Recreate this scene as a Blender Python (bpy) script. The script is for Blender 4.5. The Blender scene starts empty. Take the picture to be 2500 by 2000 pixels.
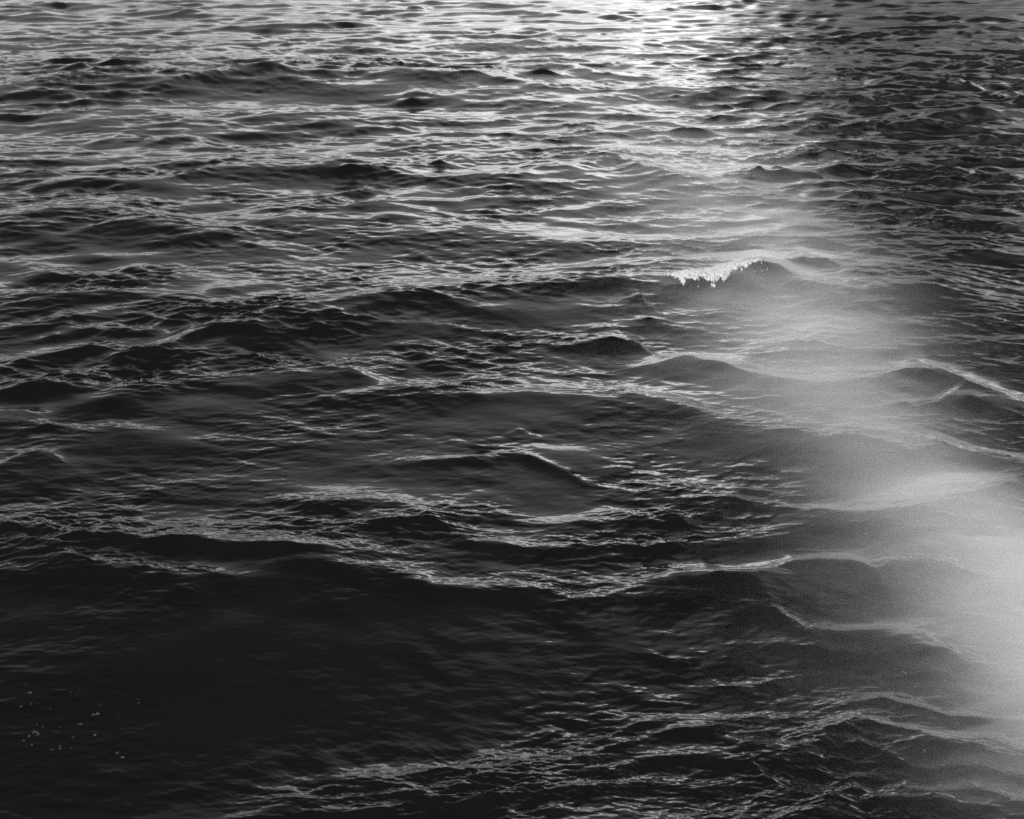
import bpy, math, random
import numpy as np

R = math.radians
scene = bpy.context.scene
C = scene.collection
rng = np.random.RandomState(11)
random.seed(11)

# ------------------------------------------------------------------ camera
CAM_H = 8.0            # eye height above the sea, metres
PITCH = 20.2           # degrees below the horizon
F_PX = 3044.0          # focal length for a picture 2156 wide
PW, PH = 2156.0, 1725.0
cam_d = bpy.data.cameras.new('camera')
cam_d.sensor_width = 36.0
cam_d.lens = 36.0 * F_PX / PW
cam_d.clip_start = 0.1
cam_d.clip_end = 12000.0
cam = bpy.data.objects.new('camera', cam_d)
cam.location = (0, 0, CAM_H)
cam.rotation_euler = (R(90 - PITCH), 0, 0)
C.objects.link(cam)
scene.camera = cam

# ------------------------------------------------------------------ light
SUN_EL, SUN_AZ = 48.0, 205.0     # azimuth measured clockwise from +Y (view direction)
SKY_STRENGTH = 0.12
EXPOSURE = 0.9

world = bpy.data.worlds.new('World')
scene.world = world
world.use_nodes = True
nt = world.node_tree
nt.nodes.clear()
N, Lk = nt.nodes.new, nt.links.new


def mth(op, a, b=None, c=None, clamp=False):
    n = N('ShaderNodeMath')
    n.operation = op
    n.use_clamp = clamp
    for i, v in enumerate((a, b, c)):
        if v is None:
            continue
        if isinstance(v, (int, float)):
            n.inputs[i].default_value = v
        else:
            Lk(v, n.inputs[i])
    return n.outputs[0]


def ramp(fac, stops, interp='LINEAR'):
    n = N('ShaderNodeValToRGB')
    n.color_ramp.interpolation = interp
    e = n.color_ramp.elements
    while len(e) > 1:
        e.remove(e[0])
    e[0].position = stops[0][0]
    v = stops[0][1]
    e[0].color = (v, v, v, 1)
    for p, v in stops[1:]:
        q = e.new(p)
        q.color = (v, v, v, 1)
    Lk(fac, n.inputs[0])
    return n.outputs[0]


tc = N('ShaderNodeTexCoord')
sep = N('ShaderNodeSeparateXYZ')
Lk(tc.outputs['Generated'], sep.inputs[0])
sky = N('ShaderNodeTexSky')
sky.sky_type = 'NISHITA'
sky.sun_disc = False
sky.sun_elevation = R(SUN_EL)
sky.sun_rotation = R(SUN_AZ)
bw = N('ShaderNodeRGBToBW')
Lk(sky.outputs[0], bw.inputs[0])
# elevation in degrees, roughened by the ragged underside of the cloud deck
noi = N('ShaderNodeTexNoise')
noi.inputs['Scale'].default_value = 5.0
noi.inputs['Detail'].default_value = 4.0
Lk(tc.outputs['Generated'], noi.inputs['Vector'])
el = mth('MULTIPLY', mth('ARCSINE', sep.outputs['Z']), 180 / math.pi)
eln = mth('ADD', el, mth('MULTIPLY', mth('SUBTRACT', noi.outputs['Fac'], 0.5), 4.0))
az = mth('MULTIPLY', mth('ARCTAN2', sep.outputs['X'], sep.outputs['Y']), 180 / math.pi)
# open bright strip of sky under the deck, dull grey deck, darkest overhead
CLEAR = 0.9
azf0 = mth('DIVIDE', mth('ADD', az, 60.0), 120.0, clamp=True)
# the deck's edge hangs lower to the left
lift = mth('MULTIPLY', ramp(azf0, [(.25, .85), (.34, .80), (.43, 1.0), (.5, 1.2), (.6, 1.35), (.75, 1.35)]), 1.0)
eln = mth('DIVIDE', eln, lift)
elf = mth('DIVIDE', eln, 90.0, clamp=True)
deck = ramp(elf, [(0.0, CLEAR * .30), (5 / 90, CLEAR * .42), (7.0 / 90, CLEAR * 1.5), (9.3 / 90, CLEAR * 1.5), (10.3 / 90, CLEAR * .46), (20 / 90, CLEAR * .62), (30 / 90, CLEAR * .56), (32.5 / 90, CLEAR * .27), (44 / 90, CLEAR * .2), (47 / 90, CLEAR * .07), (1.0, CLEAR * .04)])
# the bright opening leans to the right with height
azl = mth('SUBTRACT', az, mth('MULTIPLY', mth('SUBTRACT', mth('MINIMUM', mth('MAXIMUM', eln, 4.0), 22.0), 7.0), 0.3))
azf = mth('DIVIDE', mth('ADD', azl, 60.0), 120.0, clamp=True)
def A(d): return (d + 60.0) / 120.0
azr = ramp(azf, [(A(-50), .45), (A(-24), .36), (A(-14), .42), (A(-7), .58), (A(-2), .72), (A(5), .76), (A(7.6), .7), (A(9.8), .20), (A(11), .15), (A(18.8), .15), (A(21.5), .35), (A(24), .8), (A(27), 1.0), (A(50), .4)])
# heavier, darker deck on the right above the open strip
gate = mth('DIVIDE', mth('SUBTRACT', eln, 9.0), 1.3, clamp=True)
heavy = ramp(azf0, [(A(8.5), 0.0), (A(11), .62), (A(18.5), .62), (A(21), 0.0)])
azm = mth('MULTIPLY', mth('MULTIPLY', azr, mth('SUBTRACT', 1.0, mth('MULTIPLY', gate, heavy))), 2.3)
# added to brighten the water: a long cloud slanting up to the right
c_el = mth('ADD', el, mth('MULTIPLY', mth('SUBTRACT', noi.outputs['Fac'], 0.5), 9.0))
c_az0 = mth('ADD', mth('DIVIDE', mth('SUBTRACT', c_el, 10.0), 1.5), 8.3)
c_d = mth('SUBTRACT', az, c_az0)
c_l = mth('DIVIDE', mth('MINIMUM', c_d, 0.0), 4.2)
c_r = mth('DIVIDE', mth('MAXIMUM', c_d, 0.0), 1.2)
c_g = mth('EXPONENT', mth('MULTIPLY', mth('ADD', mth('MULTIPLY', c_l, c_l), mth('MULTIPLY', c_r, c_r)), -1.0))
c_amp = ramp(mth('DIVIDE', c_el, 90.0, clamp=True), [(0.0, 0.1), (7 / 90, .2), (9 / 90, .42), (12 / 90, .38), (15 / 90, .2), (18 / 90, 0.0)])
added_cloud = mth('MULTIPLY', mth('MULTIPLY', c_g, c_amp), 3.0)
# a broad paler patch added high on the right to lighten the water there
p_a = mth('DIVIDE', mth('SUBTRACT', az, 23.0), 6.5)
p_e = mth('DIVIDE', mth('SUBTRACT', c_el, 36.0), 5.0)
patch_hi = mth('MULTIPLY', mth('EXPONENT', mth('MULTIPLY', mth('ADD', mth('MULTIPLY', p_a, p_a), mth('MULTIPLY', p_e, p_e)), -1.0)), 1.0)
fac = mth('MULTIPLY', bw.outputs[0], mth('ADD', mth('ADD', mth('MULTIPLY', deck, azm), added_cloud), patch_hi))
bg = N('ShaderNodeBackground')
Lk(fac, bg.inputs['Color'])
bg.inputs['Strength'].default_value = SKY_STRENGTH
wo = N('ShaderNodeOutputWorld')
Lk(bg.outputs[0], wo.inputs[0])

sun_d = bpy.data.lights.new('sun', 'SUN')
sun_d.energy = 4.0
sun_d.angle = R(0.5)
sun_d.color = (1, 1, 1)      # black-and-white photograph: neutral light
sun = bpy.data.objects.new('sun', sun_d)
_d = np.array([math.sin(R(SUN_AZ)) * math.cos(R(SUN_EL)), math.cos(R(SUN_AZ)) * math.cos(R(SUN_EL)), math.sin(R(SUN_EL))])
import mathutils
sun.rotation_euler = mathutils.Vector(_d).to_track_quat('Z', 'Y').to_euler()
C.objects.link(sun)

scene.view_settings.view_transform = 'Standard'
scene.view_settings.look = 'None'
scene.view_settings.exposure = EXPOSURE
scene.view_settings.gamma = 1.0
scene.cycles.use_denoising = False
scene.cycles.max_bounces = 6
scene.cycles.glossy_bounces = 2
scene.cycles.diffuse_bounces = 1
scene.cycles.volume_bounces = 2
scene.cycles.caustics_reflective = False
scene.cycles.sample_clamp_direct = 2.5

# ------------------------------------------------------------------ picture <-> sea
sp, cp = math.sin(R(PITCH)), math.cos(R(PITCH))


def to_sea(px, py, z=0.0):
    px = np.asarray(px, float)
    py = np.asarray(py, float)
    u = (px - PW / 2) / F_PX
    v = (py - PH / 2) / F_PX
    dy = cp - v * sp
    dz = -sp - v * cp
    t = (CAM_H - z) / (-dz)
    return u * t, dy * t


def dep_of(py):
    return np.radians(PITCH) + np.arctan((py - PH / 2) / F_PX)


def m_per_px(py):
    """(across, along) metres of sea covered by one picture pixel"""
    th = dep_of(py)
    slant = CAM_H / np.sin(th)
    return slant * np.cos(th - R(PITCH)) / F_PX, CAM_H / (F_PX * np.sin(th) ** 2)


# ------------------------------------------------------------------ swell crests of this sea
# (points, width of the back in px, width of the face in px, strength)
CRESTS = [
    ([(-40, 18), (60, 20), (110, 35)], 6, 10, 1.0),
    ([(230, 20), (300, 17), (370, 20), (440, 30)], 5, 6, 1.2),
    ([(440, 36), (500, 34), (620, 42), (740, 38)], 6, 6, 1.0),
    ([(-60, 184), (0, 178), (100, 168), (215, 162), (350, 170), (440, 158), (525, 148), (600, 150), (775, 146), (880, 156), (950, 160), (1050, 163), (1130, 178)], 18, 12, 1.2),
    ([(1040, 190), (1100, 187), (1200, 190), (1303, 194), (1453, 183), (1553, 186), (1678, 200), (1803, 210), (1900, 222)], 10, 16, 1.3),
    ([(1060, 147), (1110, 140), (1190, 143), (1260, 150)], 10, 8, 1.0),
    ([(1820, 180), (1878, 172), (2028, 175), (2128, 200), (2200, 205)], 9, 16, 1.2),
    ([(-60, 205), (0, 202), (140, 203), (225, 230), (310, 233), (360, 245), (420, 262)], 8, 14, 1.4),
    ([(160, 305), (185, 300), (250, 285), (310, 300), (380, 288), (450, 310), (520, 318)], 7, 9, 1.2),
    ([(560, 228), (620, 221), (670, 230)], 5, 5, 1.3),
    ([(840, 207), (865, 197), (930, 208), (990, 214)], 6, 6, 1.2),
    ([(-20, 398), (150, 384), (350, 377), (450, 355), (540, 353), (650, 358), (735, 346), (800, 360), (875, 373), (950, 375), (1078, 372), (1160, 380)], 14, 13, 1.2),
    ([(1100, 362), (1128, 350), (1200, 345), (1293, 331), (1338, 345), (1428, 367), (1500, 378)], 22, 18, 1.3),
    ([(1540, 368), (1598, 351), (1640, 362), (1700, 380)], 9, 12, 1.2),
    ([(1640, 330), (1718, 320), (1828, 330), (1928, 346), (2078, 370), (2200, 378)], 10, 22, 1.8),
    ([(1920, 262), (1978, 242), (2078, 225), (2180, 236)], 8, 16, 1.5),
    ([(1690, 415), (1718, 404), (1778, 403), (1828, 420), (1978, 437), (2190, 445)], 9, 18, 1.5),
    ([(-40, 455), (60, 450), (185, 439), (250, 442), (320, 455), (380, 470)], 22, 26, 1.4),
    ([(-40, 552), (0, 549), (50, 546), (100, 565), (180, 582), (300, 600)], 9, 16, 1.2),
    ([(560, 460), (640, 440), (740, 400), (770, 396), (810, 415), (880, 425)], 12, 14, 1.1),
    ([(930, 340), (960, 332), (990, 336)], 6, 7, 1.2),
    ([(350, 490), (420, 500), (480, 497), (520, 508), (580, 520)], 12, 10, .9),
    ([(-40, 480), (60, 470)], 8, 14, .9),
    # the long crest that breaks in the middle
    ([(380, 700), (450, 685), (540, 668), (640, 655), (760, 640), (850, 630), (940, 622), (1030, 611), (1100, 605), (1250, 597), (1380, 584), (1430, 574), (1500, 582), (1560, 575), (1605, 561), (1650, 578), (1700, 600), (1800, 604), (1900, 600), (2000, 590)], 24, 26, 1.3),
    ([(1600, 560), (1650, 545), (1690, 536), (1730, 552), (1790, 572), (1880, 560), (1960, 575)], 12, 14, 1.2),
    ([(1940, 545), (2020, 530), (2060, 528), (2120, 538), (2200, 545)], 9, 20, 1.5),
    ([(1780, 625), (1860, 610), (1930, 608), (2000, 612), (2100, 604), (2200, 605)], 6, 14, .8),
    ([(1290, 655), (1320, 645), (1345, 635), (1365, 652), (1400, 670)], 8, 14, 1.1),
    ([(-40, 690), (60, 690), (105, 684), (160, 694), (300, 700), (340, 684), (380, 679), (420, 692), (480, 700), (560, 700), (640, 690), (760, 668), (890, 640), (960, 652), (1040, 668)], 13, 13, 1.1),
    ([(-40, 790), (0, 770), (60, 750), (130, 738), (195, 733), (240, 745), (320, 742), (440, 705), (480, 700), (600, 715), (760, 690), (900, 690), (1000, 700), (1100, 705)], 10, 11, 1.1),
    ([(-40, 830), (0, 825), (90, 805), (150, 812), (190, 800), (250, 815), (320, 788), (400, 770), (480, 750), (560, 760), (640, 770), (735, 775), (770, 795), (840, 815), (920, 822), (1000, 830), (1100, 832), (1200, 836), (1280, 845), (1340, 835), (1400, 846), (1450, 868), (1520, 890), (1600, 905)], 14, 26, 1.2),
    ([(860, 728), (960, 735), (1060, 728), (1150, 726), (1210, 722), (1250, 708), (1290, 699), (1330, 715), (1370, 742), (1450, 752), (1550, 778), (1640, 795), (1720, 802), (1820, 798), (1890, 790), (1945, 770), (1990, 788), (2080, 815), (2200, 840)], 14, 40, 1.25),
    ([(1380, 770), (1440, 752), (1520, 775), (1600, 800)], 8, 18, 1.0),
    ([(1640, 745), (1720, 725), (1780, 735)], 8, 14, .8),
    ([(1960, 860), (2040, 815), (2110, 830), (2200, 860)], 7, 40, 1.2),
    ([(-60, 868), (0, 862), (50, 862), (90, 880), (110, 898), (180, 902), (240, 893), (300, 905)], 10, 26, 1.2),
    ([(-40, 995), (0, 983), (40, 962), (80, 953), (115, 958), (140, 975)], 9, 40, 1.3),
    ([(800, 975), (880, 972), (960, 970), (1050, 964), (1100, 962), (1150, 982), (1200, 1000), (1240, 1022), (1310, 1030)], 9, 14, .95),
    ([(1400, 1030), (1460, 1040), (1530, 1055), (1600, 1062), (1700, 1075), (1800, 1078), (1880, 1078), (1960, 1062), (2040, 1045), (2100, 1032), (2150, 1010), (2200, 990)], 15, 22, 1.1),
    ([(1580, 918), (1660, 912), (1740, 920), (1820, 918), (1890, 935), (1920, 945)], 16, 26, 1.15),
    ([(1880, 912), (1970, 925), (2000, 940), (2060, 952), (2110, 955), (2200, 980)], 10, 30, 1.2),
    ([(1050, 925), (1090, 910), (1140, 925)], 4, 12, .9),
    ([(600, 1050), (680, 1052), (760, 1050), (830, 1055), (890, 1075), (930, 1085), (970, 1082)], 17, 22, 1.15),
    ([(850, 1100), (920, 1102), (960, 1125), (1000, 1145), (1070, 1152), (1130, 1160), (1200, 1156), (1280, 1148), (1340, 1150), (1400, 1148), (1480, 1145), (1570, 1138)], 14, 18, 1.1),
    ([(1180, 1102), (1260, 1100), (1340, 1096), (1430, 1098), (1480, 1085), (1540, 1072)], 10, 16, 1.1),
    ([(-60, 1090), (0, 1100), (80, 1108), (160, 1130), (230, 1120), (300, 1140), (400, 1128), (470, 1150), (560, 1150), (640, 1158), (740, 1158), (810, 1162)], 24, 14, 1.1),
    ([(-60, 1130), (0, 1140), (60, 1148), (130, 1165), (170, 1188), (240, 1196), (350, 1212), (440, 1214), (520, 1222)], 15, 34, 1.15),
    ([(590, 1190), (640, 1188), (680, 1186), (740, 1196), (800, 1204), (870, 1222), (920, 1238), (1000, 1244), (1100, 1246), (1160, 1250), (1220, 1264), (1300, 1256)], 20, 30, 1.3),
    ([(1330, 1238), (1370, 1222), (1420, 1210), (1490, 1208), (1530, 1224), (1580, 1230), (1640, 1226), (1690, 1215)], 20, 26, 1.15),
    ([(1500, 1222), (1600, 1212), (1660, 1190), (1720, 1185), (1790, 1192), (1850, 1210), (1900, 1200), (1970, 1195), (2020, 1198), (2060, 1225), (2110, 1232), (2200, 1228)], 18, 26, 1.15),
    ([(1560, 1278), (1620, 1282), (1660, 1305), (1710, 1328), (1780, 1330), (1850, 1318), (1940, 1312)], 17, 26, 1.15),
    ([(1860, 1346), (1910, 1345), (1950, 1342), (1985, 1362), (2030, 1378)], 9, 44, 1.2),
    ([(1640, 1350), (1700, 1362), (1760, 1372), (1800, 1372)], 9, 18, 1.0),
    ([(1490, 1438), (1550, 1440), (1600, 1432), (1650, 1420), (1690, 1412)], 10, 18, 1.05),
    ([(1370, 1378), (1410, 1388), (1450, 1388)], 5, 14, 1.05),
    ([(1810, 1468), (1850, 1462), (1900, 1480), (1960, 1492), (2000, 1506), (2080, 1512), (2200, 1512)], 15, 26, 1.15),
    ([(860, 1600), (960, 1606), (1080, 1602), (1200, 1585), (1300, 1556), (1400, 1535), (1480, 1530), (1560, 1518)], 22, 30, 1.0),
    ([(1160, 1570), (1260, 1545), (1330, 1520), (1420, 1506), (1500, 1512), (1590, 1502)], 14, 20, .9),
    ([(1480, 1530), (1560, 1560), (1640, 1585), (1700, 1570), (1750, 1540), (1800, 1522), (1850, 1530), (1910, 1545), (1970, 1556)], 34, 40, 1.05),
    ([(1630, 1508), (1690, 1530), (1740, 1535)], 9, 16, .9),
    ([(820, 1640), (940, 1645), (1060, 1632), (1180, 1622), (1300, 1600), (1400, 1585), (1500, 1590), (1560, 1612)], 26, 24, .95),
    ([(540, 1702), (640, 1698), (760, 1694), (860, 1700), (960, 1688), (1080, 1676), (1200, 1662), (1300, 1648), (1380, 1640), (1460, 1652), (1540, 1648)], 26, 34, 1.0),
    ([(560, 1670), (680, 1668), (800, 1664), (900, 1668)], 14, 16, .85),
    ([(1560, 1600), (1610, 1640), (1660, 1672), (1740, 1690), (1800, 1668), (1850, 1690), (1940, 1702), (2040, 1712), (2140, 1722)], 24, 40, 1.05),
    ([(1800, 1575), (1850, 1600), (1900, 1625), (1960, 1640), (2050, 1630), (2120, 1640), (2200, 1655)], 18, 30, 1.0),
    ([(1820, 1640), (1880, 1668), (1960, 1690), (2060, 1680), (2150, 1700), (2220, 1710)], 20, 30, 1.0),
    ([(1640, 1600), (1720, 1610), (1800, 1608), (1860, 1612)], 7, 16, .95),
    ([(2060, 1600), (2120, 1612), (2200, 1600)], 12, 20, .95),
    ([(1120, 1712), (1180, 1708), (1220, 1698)], 9, 20, 1.0),
    ([(1000, 1742), (1400, 1738), (1800, 1730), (2300, 1742)], 105, 60, .5),
    ([(1450, 1575), (1700, 1590), (1950, 1580), (2250, 1600)], 45, 60, .5),
]
PEAKS = [  # px, py, width px, height m
    (1290, 706, 34, .26), (1605, 566, 30, .28), (1366, 662, 15, .16), (1945, 776, 34, .16), (1955, 1352, 34, .10),
    (735, 352, 22, .25), (105, 690, 26, .12), (380, 686, 26, .14), (1690, 541, 28, .2),
    (1598, 356, 18, .3), (930, 337, 14, .25), (2058, 232, 40, .45), (1145, 152, 26, .5), (575, 152, 40, .5),
    (195, 742, 22, .08), (1440, 580, 22, .18), (2050, 826, 50, .18), (865, 202, 20, .35), (1560, 1010, 24, .07),
]


def smooth(t):
    t = np.clip(t, 0, 1)
    return t * t * (3 - 2 * t)


def prep_crests():
    out = []
    for pts, tb, tf, k in CRESTS:
        p = np.array(pts, float)
        wx, wy = to_sea(p[:, 0], p[:, 1])
        o0 = np.argsort(wx)
        pym = float(np.mean(p[:, 1]))
        mx, my = m_per_px(pym)
        th = math.degrees(float(dep_of(pym)))
        need = math.tan(R(max(th - 11.0, 0) / 2))
        sb = (need + 0.045) * k * (1.25 if pym > 1240 else 1.15 if pym > 600 else 1.0)
        if th < 15:
            sb = 0.075 * k
        wb, wf = tb * my * 1.3, tf * my * 1.2
        wm = wb * 1.0
        if pym > 1480:               # short steep wavelets close by
            wb, wf, wm = wb * .6, wf * .6, wb * 1.2
        amp = sb * wb * 1.4
        for _ in range(2):          # the crest stands above the mean level
            wx, wy = to_sea(p[o0, 0], p[o0, 1], .75 * amp)
        # resample the crest line as a smooth wandering curve
        xs = np.linspace(wx[0], wx[-1], 160)
        ys = np.interp(xs, wx, wy)
        ker = np.hanning(9)
        ker /= ker.sum()
        ys = np.convolve(np.pad(ys, 4, mode='edge'), ker, 'valid')
        out.append((xs, ys, wb, wf, amp, mx, wm))
    return out


CR = prep_crests()


def swell(x, y, masks=False):
    """height of the placed crests; optionally the share of back slope there"""
    z = np.zeros_like(x)
    m = np.zeros_like(x)
    for xs, ys, wb, wf, amp, mx, wm in CR:
        x0, x1 = xs[0], xs[-1]
        tap = min(170 * mx, (x1 - x0) * 0.4)
        sel = np.nonzero((x > x0 - tap) & (x < x1 + tap) & (y > ys.min() - 4 * wf) & (y < ys.max() + 4 * wb))[0]
        if sel.size == 0:
            continue
        xx, yy = x[sel], y[sel]
        d = yy - np.interp(xx, xs, ys)
        w = smooth((xx - x0 + tap) / (2 * tap)) * smooth((x1 + tap - xx) / (2 * tap))
        e = 0.12
        s = np.where(d > 0, d / wb, -d / wf)
        s = np.sqrt(s * s + e * e) - e
        z[sel] += amp * w * np.exp(-s ** 1.25)
        if masks:
            m[sel] = np.maximum(m[sel], w * smooth((d / wm + .3) / .3) * (1 - smooth((d / wm - 1.0) / .9)))
    for px, py, wpx, hgt in PEAKS:
        cx, cy = to_sea(px, py, .15 + .3 * hgt)
        mx, my = m_per_px(py)
        rx = wpx * mx
        r = np.sqrt(((x - cx) / (rx * 1.7)) ** 2 + ((y - cy) / (rx * 1.1)) ** 2 + .004) - .063
        z += .75 * hgt * np.exp(-np.minimum(r, 20) ** 1.15 * 1.2)
    return (z, m) if masks else z


# ------------------------------------------------------------------ wind waves: directional spectrum on tiles
def spectrum_tile(L, n, lmin, lmax, power, spread, seed, theta0=0.0, chop=0.0):
    r = np.random.RandomState(seed)
    k1 = np.fft.fftfreq(n, L / n) * 2 * math.pi
    kx, ky = np.meshgrid(k1, k1, indexing='xy')
    k = np.sqrt(kx * kx + ky * ky)
    k[0, 0] = 1e9
    lam = 2 * math.pi / k
    amp = k ** (-power)
    amp *= 1 / (1 + (lmin / lam) ** 8) / (1 + (lam / lmax) ** 8)
    ct = np.abs((kx * math.sin(theta0) + ky * math.cos(theta0)) / k)
    amp *= 0.06 + ct ** spread
    H = amp * (r.normal(size=k.shape) + 1j * r.normal(size=k.shape))
    H[0, 0] = 0
    h = np.fft.ifft2(H)
    sl = np.fft.ifft2(1j * ky * H).real
    s = 1.0 / sl.std()
    out = [h.real * s]
    if chop:
        out.append(np.fft.ifft2(1j * kx / k * H).real * s)
        out.append(np.fft.ifft2(1j * ky / k * H).real * s)
    return L, n, [o.astype(np.float32) for o in out]


def sample(tile, x, y, ch=0, rot=0.0):
    L, n, maps = tile
    c, s = math.cos(rot), math.sin(rot)
    u = ((c * x + s * y) / L * n)
    v = ((-s * x + c * y) / L * n)
    iu = np.floor(u).astype(np.int64)
    iv = np.floor(v).astype(np.int64)
    fu = (u - iu)
    fv = (v - iv)
    m = maps[ch]
    a, b = iu % n, (iu + 1) % n
    c0, d0 = iv % n, (iv + 1) % n
    return (m[c0, a] * (1 - fu) + m[c0, b] * fu) * (1 - fv) + (m[d0, a] * (1 - fu) + m[d0, b] * fu) * fv


# unit y-slope tiles; multiplied by the wanted slope below
T0 = spectrum_tile(67.0, 1024, 3.0, 9.0, 2.4, 3, 1, 0.10, 1)
T1 = spectrum_tile(43.0, 1024, 0.8, 3.0, 2.1, 1.2, 2, -0.12, 1)
T2 = spectrum_tile(17.0, 1024, 0.24, 0.8, 2.0, 1.1, 3, 0.15, 1)
T3 = spectrum_tile(7.3, 1024, 0.09, 0.28, 2.0, 2.6, 4, -0.1)
T4 = spectrum_tile(3.7, 1024, 0.045, 0.12, 2.0, 2.5, 5, 0.1)
TP = spectrum_tile(31.0, 256, 1.5, 6.0, 1.0, 0.3, 8)     # patchiness of the ripples


def patch(x, y, rot=.3):
    p = sample(TP, x, y, 0, rot)
    sd = TP[2][0].std()
    return p / sd


ACTIVITY = [  # px, py, rx, ry, gain of the wind waves there
    (300, 1640, 380, 90, -.5),
    (300, 1480, 600, 160, -.45), (250, 290, 420, 60, -.3), (850, 215, 300, 30, -.4), (150, 520, 350, 45, -.3), (1000, 900, 420, 60, -.25),
    (450, 930, 420, 90, -.25), (1250, 440, 300, 40, -.2), (1550, 640, 250, 50, -.3), (1550, 830, 250, 60, -.35),
    (400, 700, 450, 90, .8), (1300, 540, 600, 45, .35), (1400, 300, 400, 45, .45), (450, 150, 500, 22, .4),
    (2000, 120, 260, 140, .5), (2080, 420, 230, 170, .5), (900, 790, 250, 40, .3), (200, 430, 250, 35, .3), (400, 1400, 600, 110, -.35),
    (1250, 1650, 700, 60, .3), (1900, 1640, 350, 80, .7), (1800, 1350, 400, 150, .3), (300, 1110, 400, 50, .5), (2000, 1050, 200, 80, -.3),
]


def activity(x, y):
    g = np.ones_like(x)
    rows = np.tan(np.arctan2(CAM_H, np.maximum(y, .1)) - R(PITCH)) * F_PX + PH / 2
    for px, py, rx, ry, k in ACTIVITY:
        cx, cy = to_sea(px, py)
        ax, _ = m_per_px(py)
        g += k * np.exp(-.5 * np.minimum(((x - cx) / (rx * ax)) ** 2 + ((rows - py) / ry) ** 2, 40))
    return np.clip(g, .3, 2.0)


def sea(x, y, spacing):
    z, m = swell(x, y, True)
    dist = np.hypot(x, y)
    th = np.degrees(np.arctan2(CAM_H, np.maximum(dist, .1)))
    far = smooth((70 - dist) / -50 + 1.0)             # 0 near .. 1 far
    far = smooth((dist - 22) / 45.0)
    s0 = 0.035 + 0.015 * far
    s1 = 0.048 + 0.035 * far
    s2 = (0.060 + 0.03 * far) * (1 + .5 * m)
    s3 = 0.065 + 0.015 * far + 0.035 * m
    s4 = 0.045 + 0.065 * m
    act = activity(x, y)
    calm = np.clip(0.85 + 0.45 * patch(x, y), .25, 2.0) * act
    s1 = s1 * act * np.clip(1 + .35 * patch(x * .35, y * .35, 1.1), .4, 1.7)

    def keep(lam):
        return smooth((lam / np.maximum(spacing, 1e-4) - 1.6) / 2.0)
    z = z + s0 * sample(T0, x, y) + s1 * keep(2.0) * sample(T1, x, y)
    z = z + s2 * calm * keep(.6) * sample(T2, x, y)
    z = z + s3 * calm * keep(.2) * sample(T3, x, y)
    z = z + s4 * calm * keep(.07) * sample(T4, x, y)
    dx = s0 * sample(T0, x, y, 1) + s1 * keep(2.0) * sample(T1, x, y, 1)
    dy = s0 * sample(T0, x, y, 2) + s1 * keep(2.0) * sample(T1, x, y, 2)
    k2 = s2 * calm * keep(.6)
    k2 = k2 * .6
    dx = dx + k2 * sample(T2, x, y, 1)
    dy = dy + k2 * sample(T2, x, y, 2)
    lost = (s2 * calm) ** 2 * (1 - keep(.6) ** 2) + (s3 * calm) ** 2 * (1 - keep(.2) ** 2) + (s4 * calm) ** 2 * (1 - keep(.07) ** 2)
    return x + 0.9 * dx, y + 0.9 * dy, z, lost


def build_mesh(name, verts, faces, mat):
    me = bpy.data.meshes.new(name)
    verts = np.asarray(verts, np.float32)
    faces = np.asarray(faces, np.int32)
    me.vertices.add(len(verts))
    me.vertices.foreach_set('co', verts.ravel())
    nv = faces.shape[1]
    me.loops.add(faces.size)
    me.loops.foreach_set('vertex_index', faces.ravel())
    me.polygons.add(len(faces))
    me.polygons.foreach_set('loop_start', np.arange(0, faces.size, nv, dtype=np.int32))
    me.polygons.foreach_set('loop_total', np.full(len(faces), nv, np.int32))
    me.polygons.foreach_set('use_smooth', np.ones(len(faces), bool))
    me.update()
    me.validate()
    if mat:
        me.materials.append(mat)
    o = bpy.data.objects.new(name, me)
    C.objects.link(o)
    return o


def grid_faces(nr, nc):
    i = np.arange(nr * nc).reshape(nr, nc)
    return np.stack([i[:-1, :-1], i[:-1, 1:], i[1:, 1:], i[1:, :-1]], -1).reshape(-1, 4)


# ------------------------------------------------------------------ materials
def new_mat(name):
    m = bpy.data.materials.new(name)
    m.use_nodes = True
    t = m.node_tree
    return m, t, t.nodes['Principled BSDF']


m_water, t, b = new_mat('sea_water')
b.inputs['Base Color'].default_value = (0.0035, 0.0035, 0.0035, 1)
b.inputs['IOR'].default_value = 1.34
at = t.nodes.new('ShaderNodeAttribute')
at.attribute_name = 'lost_slope'
r_ = t.nodes.new('ShaderNodeMath')
r_.operation = 'ADD'
r_.inputs[1].default_value = 0.012
t.links.new(at.outputs['Fac'], r_.inputs[0])
t.links.new(r_.outputs[0], b.inputs['Roughness'])
# finest capillary wrinkles
tcn = t.nodes.new('ShaderNodeNewGeometry')
mp = t.nodes.new('ShaderNodeMapping')
mp.inputs['Scale'].default_value = (0.45, 1.0, 1.0)
t.links.new(tcn.outputs['Position'], mp.inputs['Vector'])
nz = t.nodes.new('ShaderNodeTexNoise')
nz.inputs['Scale'].default_value = 26.0
nz.inputs['Detail'].default_value = 3.0
t.links.new(mp.outputs[0], nz.inputs['Vector'])
bp = t.nodes.new('ShaderNodeBump')
bp.inputs['Strength'].default_value = 0.25
bp.inputs['Distance'].default_value = 0.006
t.links.new(nz.outputs['Fac'], bp.inputs['Height'])
t.links.new(bp.outputs[0], b.inputs['Normal'])

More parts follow.
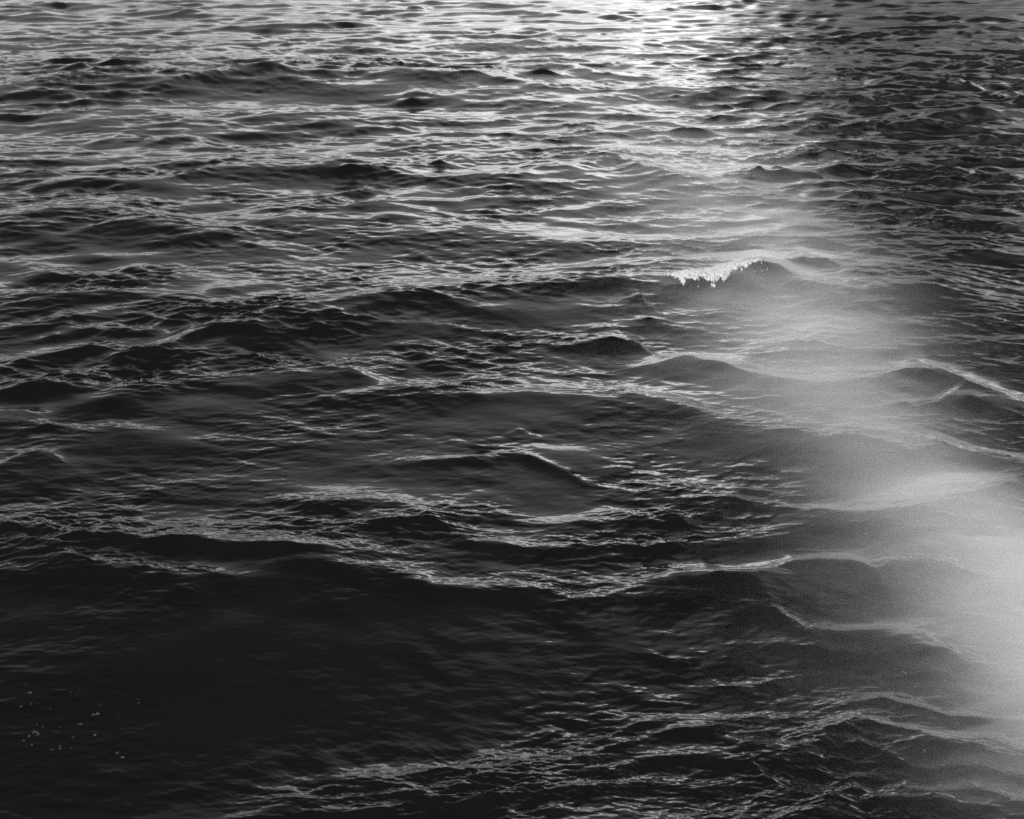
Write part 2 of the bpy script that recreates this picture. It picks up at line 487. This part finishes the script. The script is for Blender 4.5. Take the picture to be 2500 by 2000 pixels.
# ------------------------------------------------------------------ the sea
dep_fine = np.radians(np.arange(40.5, 3.6, -0.0262))
dep_near = np.radians(np.linspace(84, 40.7, 60))
dist_far = np.concatenate([np.geomspace(CAM_H / math.tan(dep_fine[-1]) * 1.004, 400, 160), np.geomspace(420, 9000, 40)])
dist_rows = np.concatenate([CAM_H / np.tan(dep_near), CAM_H / np.tan(dep_fine), dist_far])
az_f = np.radians(np.arange(-27, 27.01, 0.0285))
az_s = np.radians(27 + np.geomspace(.1, 60, 90))
azs = np.concatenate([-az_s[::-1], az_f, az_s])
D, Z = np.meshgrid(dist_rows, azs, indexing='ij')
nr, nc = D.shape
X = (D * np.sin(Z)).ravel()
Y = (D * np.cos(Z)).ravel()
rs = np.gradient(dist_rows)
cs = np.gradient(azs)
spc = np.maximum(rs[:, None] * 0.55, dist_rows[:, None] * cs[None, :]).ravel()
vx, vy, vz, lost = sea(X, Y, spc)
water = build_mesh('sea_water', np.stack([vx, vy, vz], 1), grid_faces(nr, nc)[:, ::-1], m_water)
a_ = water.data.attributes.new('lost_slope', 'FLOAT', 'POINT')
a_.data.foreach_set('value', np.clip(np.sqrt(np.sqrt(2 * lost)) * .3, 0, .2).astype(np.float32))
water['kind'] = 'structure'
water['label'] = 'dark choppy sea under a low bright strip of sky'
print('sea verts', nr * nc, 'z', vz.min(), vz.max())


GX, GY, GZ = vx.reshape(nr, nc), vy.reshape(nr, nc), vz.reshape(nr, nc)


def surf(x, y):
    """height of the finished sea surface at world x, y"""
    x = np.atleast_1d(np.asarray(x, float))
    y = np.atleast_1d(np.asarray(y, float))
    qx, qy = x.copy(), y.copy()
    for _ in range(6):
        fr = np.interp(np.hypot(qx, qy), dist_rows, np.arange(nr))
        fc = np.interp(np.arctan2(qx, qy), azs, np.arange(nc))
        i0 = np.clip(fr.astype(int), 0, nr - 2)
        j0 = np.clip(fc.astype(int), 0, nc - 2)
        u, v = fr - i0, fc - j0

        def bl(G):
            return (G[i0, j0] * (1 - v) + G[i0, j0 + 1] * v) * (1 - u) + (G[i0 + 1, j0] * (1 - v) + G[i0 + 1, j0 + 1] * v) * u
        sx, sy = bl(GX), bl(GY)
        qx += .8 * (x - sx)
        qy += .8 * (y - sy)
    return bl(GZ)


def pick(px, py):
    """the point of the sea surface seen at a picture position"""
    z = 0.0
    for _ in range(12):
        x, y = to_sea(px, py, z)
        z = .5 * z + .5 * float(surf(x, y)[0])
    return float(x), float(y), float(surf(x, y)[0])


# ------------------------------------------------------------------ light leak, built as an added bank of mist
LEAK_RHO = 0.7
LEAK = [  # px, py, rx px, ry px, optical thickness
    (1300, 150, 240, 60, .05), (1380, 260, 200, 60, .12), (1480, 340, 150, 50, .20), (1530, 450, 140, 60, .26),
    (1620, 520, 140, 50, .26), (2150, 1660, 140, 70, .14), (1680, 640, 135, 60, .36), (1720, 740, 140, 60, .40), (1750, 860, 145, 70, .30),
    (1860, 960, 120, 70, .22), (1950, 1070, 130, 70, .28), (2080, 1160, 140, 90, .32), (2180, 1290, 150, 90, .55),
    (2220, 1420, 120, 90, .7), (2240, 1560, 80, 90, .5), (1900, 1220, 190, 140, .07), (1500, 640, 200, 200, .05),
    (1950, 1450, 220, 130, .04),
]


def leak_height(x, y):
    t = np.zeros_like(x)
    for px, py, rx, ry, tau in LEAK:
        cx, cy = to_sea(px, py)
        mx, my = m_per_px(py)
        sinth = math.sin(float(dep_of(py)))
        ex = ((x - cx) / (rx * mx)) ** 2
        # falls off by picture rows so that it keeps its reach over the receding sea
        dpy = (np.tan(np.arctan2(CAM_H, y) - R(PITCH)) * F_PX + PH / 2 - py) / ry
        t += tau * sinth / LEAK_RHO * np.exp(-.5 * np.minimum(ex + dpy ** 2, 60))
    return np.maximum(t - .002, 0)


m_leak = bpy.data.materials.new('leak_glow')
m_leak.use_nodes = True
t = m_leak.node_tree
t.nodes.clear()
pv = t.nodes.new('ShaderNodeVolumePrincipled')
pv.inputs['Color'].default_value = (.97, .97, .97, 1)
pv.inputs['Density'].default_value = LEAK_RHO
pv.inputs['Anisotropy'].default_value = 0.0
ov = t.nodes.new('ShaderNodeOutputMaterial')
t.links.new(pv.outputs[0], ov.inputs['Volume'])

ri = np.arange(20, int(np.searchsorted(dist_rows, 125.0)), 4)
ci = np.nonzero((azs > R(-16)) & (azs < R(40)))[0][::4]
sel = (ri[:, None] * nc + ci[None, :]).ravel()
mr, mc = len(ri), len(ci)
mX, mY = X[sel], Y[sel]
th_ = leak_height(mX, mY)
keepv = (th_ > 0.0005).reshape(mr, mc)
top = np.stack([vx[sel], vy[sel], vz[sel] + th_], 1)
bot = np.stack([vx[sel], vy[sel], np.full(len(sel), -1.9)], 1)
q = grid_faces(mr, mc)
km = keepv.ravel()
qk = q[km[q].any(1)]
# closed shell: top, bottom and the rim walls
e = np.concatenate([qk[:, [0, 1]], qk[:, [1, 2]], qk[:, [2, 3]], qk[:, [3, 0]]])
key = {}
for a, c in e.tolist():
    if (c, a) in key:
        del key[(c, a)]
    else:
        key[(a, c)] = 1
rim = np.array(list(key.keys()), int)
nv = mr * mc
# the rim of the sheet dives under the water
top[np.unique(rim), 2] = -1.0
walls = np.stack([rim[:, 0] + nv, rim[:, 1] + nv, rim[:, 1], rim[:, 0]], 1)
allf = np.concatenate([qk[:, ::-1], qk + nv, walls[:, ::-1]])
used, inv = np.unique(allf, return_inverse=True)
vv = np.concatenate([top, bot])[used]
glow = build_mesh('leak_glow', vv, inv.reshape(allf.shape)[:, ::-1], m_leak)
glow['kind'] = 'stuff'
glow['label'] = 'pale light-leak mist drifting low over the waves'
glow['category'] = 'glow'

# ------------------------------------------------------------------ foam
def foam_material(name, v, alpha):
    m, t, b = new_mat(name)
    b.inputs['Base Color'].default_value = (v, v, v, 1)
    b.inputs['Roughness'].default_value = 0.6
    nz = t.nodes.new('ShaderNodeTexVoronoi')
    nz.inputs['Scale'].default_value = 90.0
    g = t.nodes.new('ShaderNodeNewGeometry')
    t.links.new(g.outputs['Position'], nz.inputs['Vector'])
    bp = t.nodes.new('ShaderNodeBump')
    bp.inputs['Distance'].default_value = 0.004
    bp.inputs['Strength'].default_value = 0.7
    t.links.new(nz.outputs['Distance'], bp.inputs['Height'])
    t.links.new(bp.outputs[0], b.inputs['Normal'])
    if alpha < 1:
        mr = t.nodes.new('ShaderNodeMapRange')
        mr.inputs['From Min'].default_value = 0.1
        mr.inputs['From Max'].default_value = 0.6
        mr.inputs['To Min'].default_value = alpha
        mr.inputs['To Max'].default_value = alpha * .4
        t.links.new(nz.outputs['Distance'], mr.inputs['Value'])
        t.links.new(mr.outputs[0], b.inputs['Alpha'])
    return m


m_foam = foam_material('white_foam', .32, 1.0)
m_fleck = foam_material('thin_shaded_foam', .055, .8)  # foam colour darkened to stand in for cloud shade on the flecks


def empty(name, loc, label, cat, group=None):
    o = bpy.data.objects.new(name, None)
    o.empty_display_size = .1
    o.location = loc
    o['label'] = label
    o['category'] = cat
    if group:
        o['group'] = group
    C.objects.link(o)
    return o


def value_noise(x, y, cell, seed):
    r = np.random.RandomState(seed)
    G = r.rand(128, 128)
    u, v = x / cell, y / cell
    a, b = np.floor(u).astype(int), np.floor(v).astype(int)
    f, g = smooth(u - a), smooth(v - b)
    a0, a1, b0, b1 = a % 128, (a + 1) % 128, b % 128, (b + 1) % 128
    return (G[b0, a0] * (1 - f) + G[b0, a1] * f) * (1 - g) + (G[b1, a0] * (1 - f) + G[b1, a1] * f) * g


# --- the breaking crest
def to_rows(x, y, z):
    """picture position of points"""
    dz = z - CAM_H
    fwd = y * cp - dz * sp
    up = y * sp + dz * cp
    return PW / 2 + F_PX * x / fwd, PH / 2 - F_PX * up / fwd


cx0, cy0, cz0 = pick(1500, 590)
wx_, wy_ = np.meshgrid(np.arange(cx0 - 1.3, cx0 + 1.7, .010), np.arange(cy0 - 2.2, cy0 + 2.6, .018))
wz_ = surf(wx_.ravel(), wy_.ravel()).reshape(wx_.shape)
ax_ = wx_ - cx0
# line of the crest under the foam: the highest water on each column
sm = np.array([np.convolve(c, np.ones(9) / 9, 'same') for c in wz_.T]).T
ridge = wy_[np.argmax(sm[20:-20], axis=0) + 20, np.arange(wx_.shape[1])]
ridge = np.convolve(np.pad(ridge, 15, mode='edge'), np.ones(31) / 31, 'valid')
dd = wy_ - ridge[None, :]
n1 = value_noise(wx_ + 9, wy_ + 9, .16, 3)
n2 = value_noise(wx_ + 9, wy_ + 9, .055, 4)
n3 = value_noise(wx_ + 9, wy_ + 9, .022, 5)
lo = np.interp(ax_, [-.95, -.75, -.62, -.50, -.2, .1, .35, .6, .9, 1.2, 1.35], [0, -.12, -.55, -.20, -.22, -.42, -.26, -.14, -.16, -.1, 0])
hi = np.interp(ax_, [-.95, -.75, -.5, 0, .4, .8, 1.35], [0, .08, .16, .30, .28, .12, 0])
f = np.minimum((dd - lo) / .10, (hi - dd) / .12) + (n1 - .5) * 3.4 + (n2 - .5) * 3.4 + (n3 - .5) * 3.0 - .25
f -= np.where((ax_ < -.9) | (ax_ > 1.25), 3.0, 0) + smooth((ax_ - .45) / .6) * .5
m = f > .15
th = .006 + .035 * np.clip(f, 0, 1.2) * (.4 + .6 * n2) + .02 * n3
q = grid_faces(*wx_.shape)
mv = m.ravel()
tz = np.where(mv, (wz_ + th).ravel(), (wz_ - .03).ravel())
fc = q[mv[q].any(1)]
used, inv = np.unique(fc, return_inverse=True)
wc = empty('whitecap', (cx0, cy0, cz0), 'small white foaming whitecap spilling over the long wave crest right of centre', 'whitecap')
sheet = build_mesh('foam_sheet', np.stack([wx_.ravel() - cx0, wy_.ravel() - cy0, tz - cz0], 1)[used], inv.reshape(fc.shape), m_foam)
sheet.parent = wc


def ico(c, r, sq=1.0):
    t = (1 + 5 ** .5) / 2
    v = np.array([(-1, t, 0), (1, t, 0), (-1, -t, 0), (1, -t, 0), (0, -1, t), (0, 1, t), (0, -1, -t), (0, 1, -t), (t, 0, -1), (t, 0, 1), (-t, 0, -1), (-t, 0, 1)]) / 1.902
    v = v * r * np.array([1, 1, sq]) + np.array(c)
    f = [(0, 11, 5), (0, 5, 1), (0, 1, 7), (0, 7, 10), (0, 10, 11), (1, 5, 9), (5, 11, 4), (11, 10, 2), (10, 7, 6), (7, 1, 8), (3, 9, 4), (3, 4, 2), (3, 2, 6), (3, 6, 8), (3, 8, 9), (4, 9, 5), (2, 4, 11), (6, 2, 10), (8, 6, 7), (9, 8, 1)]
    return v, np.array(f)


def merge(parts):
    V, Fs, n = [], [], 0
    for v, f in parts:
        V.append(v)
        Fs.append(f + n)
        n += len(v)
    return np.concatenate(V), np.concatenate(Fs)


cand = np.nonzero((f > -.5).ravel() & (f < .9).ravel())[0]
dr = []
for i in rng.choice(cand, 520):
    r = abs(rng.normal(0, .005)) + .004
    dr.append(ico((wx_.ravel()[i] - cx0, wy_.ravel()[i] - cy0, wz_.ravel()[i] - cz0 + th.ravel()[i] * .6 + abs(rng.normal(0, .025))), r))
v_, f_ = merge(dr)
spray = build_mesh('spray', v_, f_, m_foam)
spray.parent = wc
spray['kind'] = 'stuff'

# --- flecks of foam drifting on the water: (px, py, width px, label or None)
FL = [(445, 440, 90, 'oval grey foam patch alone at the upper left of the drifting flecks'),
      (1465, 755, 165, 'wide flat-topped foam raft, longest of the flecks in the dark water'),
      (535, 1055, 140, 'slanting elongated foam patch in the dark water at lower left'),
      (790, 1295, 70, 'tall bean-shaped foam clump lowest in the dark water at left'),
      (905, 1247, 80, 'short foam dash just right of the bean-shaped clump'),
      (1100, 1108, 70, 'ring of small bubbles in the dark water, lower left'),
      (1765, 1350, 95, 'bright thin foam dash right of all the flecks in the dark water'),
      (480, 1220, 75, 'small foam dash below the slanting elongated foam patch')]
FL += [(a, b, c, None) for a, b, c in [(400, 315, 40), (1060, 435, 35), (440, 1095, 70), (905, 1285, 60), (1425, 1078, 65), (1210, 908, 80), (900, 950, 40), (840, 1028, 30), (550, 922, 45), (645, 957, 35), (360, 1160, 60), (1840, 1410, 80), (315, 650, 60), (475, 610, 35), (583, 603, 35), (1510, 630, 35), (1805, 815, 35), (2075, 540, 35), (2087, 593, 35), (1070, 1273, 30), (762, 682, 28), (1195, 398, 28)]]
FL = [(a * .14, 1397.25 + b * .14, c * .14, d) for a, b, c, d in FL]
FR = [(490, 475, 65, 'large oval foam fleck between the bright ripples, lower right of centre'), (1255, 285, 50, 'bright foam fleck below the pointed wavelet at lower right'),
      (1405, 870, 42, 'rounded foam fleck nearest the viewer at lower right'), (1650, 668, 38, 'small ragged foam fleck at right, above the foreground glitter'), (1555, 347, 38, 'pale foam fleck at right, just inside the edge of the mist')]
FR += [(a, b, c, None) for a, b, c in [(400, 418, 25), (1225, 217, 20), (1285, 210, 18), (1270, 238, 22), (1615, 307, 25), (1335, 392, 30), (985, 355, 22), (1083, 355, 25), (710, 197, 25), (1035, 132, 30), (1230, 538, 20), (1620, 255, 15)]]
FL += [(1552.5 + a * .28, 1336.9 + b * .28, c * .28, d) for a, b, c, d in FR]
FM = [(1605, 130, 28, 'long foam fleck in the mist under the bright ripple band at right'), (1600, -303, 20, 'foam fleck in the mist above the upper ripple band at right'),
      (715, -68, 18, 'foam fleck near the ripples right of centre')]
FM += [(a, b, c, None) for a, b, c in [(1510, -317, 18), (1475, -377, 11), (897, 102, 12), (1055, 147, 16), (1485, 176, 20), (1610, 163, 16), (1360, 208, 12), (425, 513, 14), (390, 545, 12), (2025, 590, 16), (1230, 177, 12), (940, -138, 10)]]
FL += [(1078 + a * .5, 1035 + b * .5, c * .5, d) for a, b, c, d in FM]

kinds = []
for s_ in range(7):
    r = np.random.RandomState(40 + s_)
    parts = []
    nb = r.randint(10, 22)
    for i in range(nb):      # a raft of bubbles of mixed size, about 1 m long before scaling
        a, q_ = r.rand() * 2 * math.pi, math.sqrt(r.rand())
        if s_ == 2:
            q_ = .75 + .25 * q_
        rad = r.uniform(.10, .22) * (1.15 - .5 * q_)
        parts.append(ico((.42 * q_ * math.cos(a), .30 * q_ * math.sin(a), .0), rad, .35))
    kinds.append(merge(parts))
meshes = []
for i, (v, fcs) in enumerate(kinds):
    me = bpy.data.meshes.new('foam_fleck')
    me.from_pydata(v.tolist(), [], fcs.tolist())
    me.polygons.foreach_set('use_smooth', [True] * len(me.polygons))
    me.materials.append(m_fleck)
    meshes.append(me)

named = [(a, b, d) for a, b, c, d in FL if d]
taken = {}


def direction(dx, dy):
    v = 'above' if dy < -abs(dx) * .45 else 'below' if dy > abs(dx) * .45 else ''
    h = 'left' if dx < -abs(dy) * .45 else 'right' if dx > abs(dy) * .45 else ''
    if v and h:
        return v + ' and ' + h + ' of'
    return v if v else h + ' of'


SHORT = ['oval grey foam patch', 'flat-topped foam raft', 'slanting elongated foam patch', 'bean-shaped foam clump', 'short dash beside the bean-shaped clump', 'ring of bubbles',
         'bright thin foam dash', 'small dash under the slanting patch', 'large oval fleck in the lower right', 'bright fleck below the pointed wavelet', 'rounded fleck nearest the viewer',
         'ragged fleck above the foreground glitter', 'pale fleck at the mist edge', 'long fleck in the mist', 'fleck above the upper ripple band', 'fleck near the ripples right of centre']
WORD = {1: 'tiny foam dot', 2: 'second nearest foam dot', 3: 'third nearest foam dot', 4: 'fourth nearest foam dot', 5: 'fifth nearest foam dot'}
order = sorted(range(len(FL)), key=lambda i: min(math.hypot(FL[i][0] - a, FL[i][1] - b) for a, b, _ in named))
for i in order:
    px, py, w, lab = FL[i]
    x, y, z = pick(px, py)
    mx, my = m_per_px(py)
    e = .04
    hx = float((surf(x + e, y) - surf(x - e, y))[0]) / (2 * e)
    hy = float((surf(x, y + e) - surf(x, y - e))[0]) / (2 * e)
    if lab is None:
        dists = [math.hypot(px - a, py - b) for a, b, _ in named]
        j = int(np.argmin(dists))
        dr_ = direction(px - named[j][0], py - named[j][1])
        k = (j, dr_)
        taken[k] = taken.get(k, 0) + 1
        lab = WORD[taken[k]] + ' ' + dr_ + ' the ' + SHORT[j]
    o = bpy.data.objects.new('foam_fleck', meshes[2] if lab.startswith('ring') else meshes[i % 7])
    L_ = max(w, 4.5) * mx
    wid = random.uniform(.7, 1.1)
    if lab.startswith('wide flat'):
        L_, wid = L_ * 1.25, .45
    elif 'slanting elongated foam patch in' in lab:
        L_, wid = L_ * 1.2, .8
    elif 'dash' in lab[:22]:
        wid = .5
    o.scale = (L_, L_ * wid, L_ * .35)
    nrm = mathutils.Vector((-hx, -hy, 1)).normalized()
    rot = nrm.to_track_quat('Z', 'Y')
    o.rotation_mode = 'QUATERNION'
    o.rotation_quaternion = rot @ mathutils.Quaternion((0, 0, 1), random.uniform(-.4, .4) + (1.3 if 'tall bean' in lab else 0))
    o.location = (x, y, z + .002)
    o['label'] = lab
    o['category'] = 'foam fleck'
    o['group'] = 'foam flecks drifting on the water'
    C.objects.link(o)
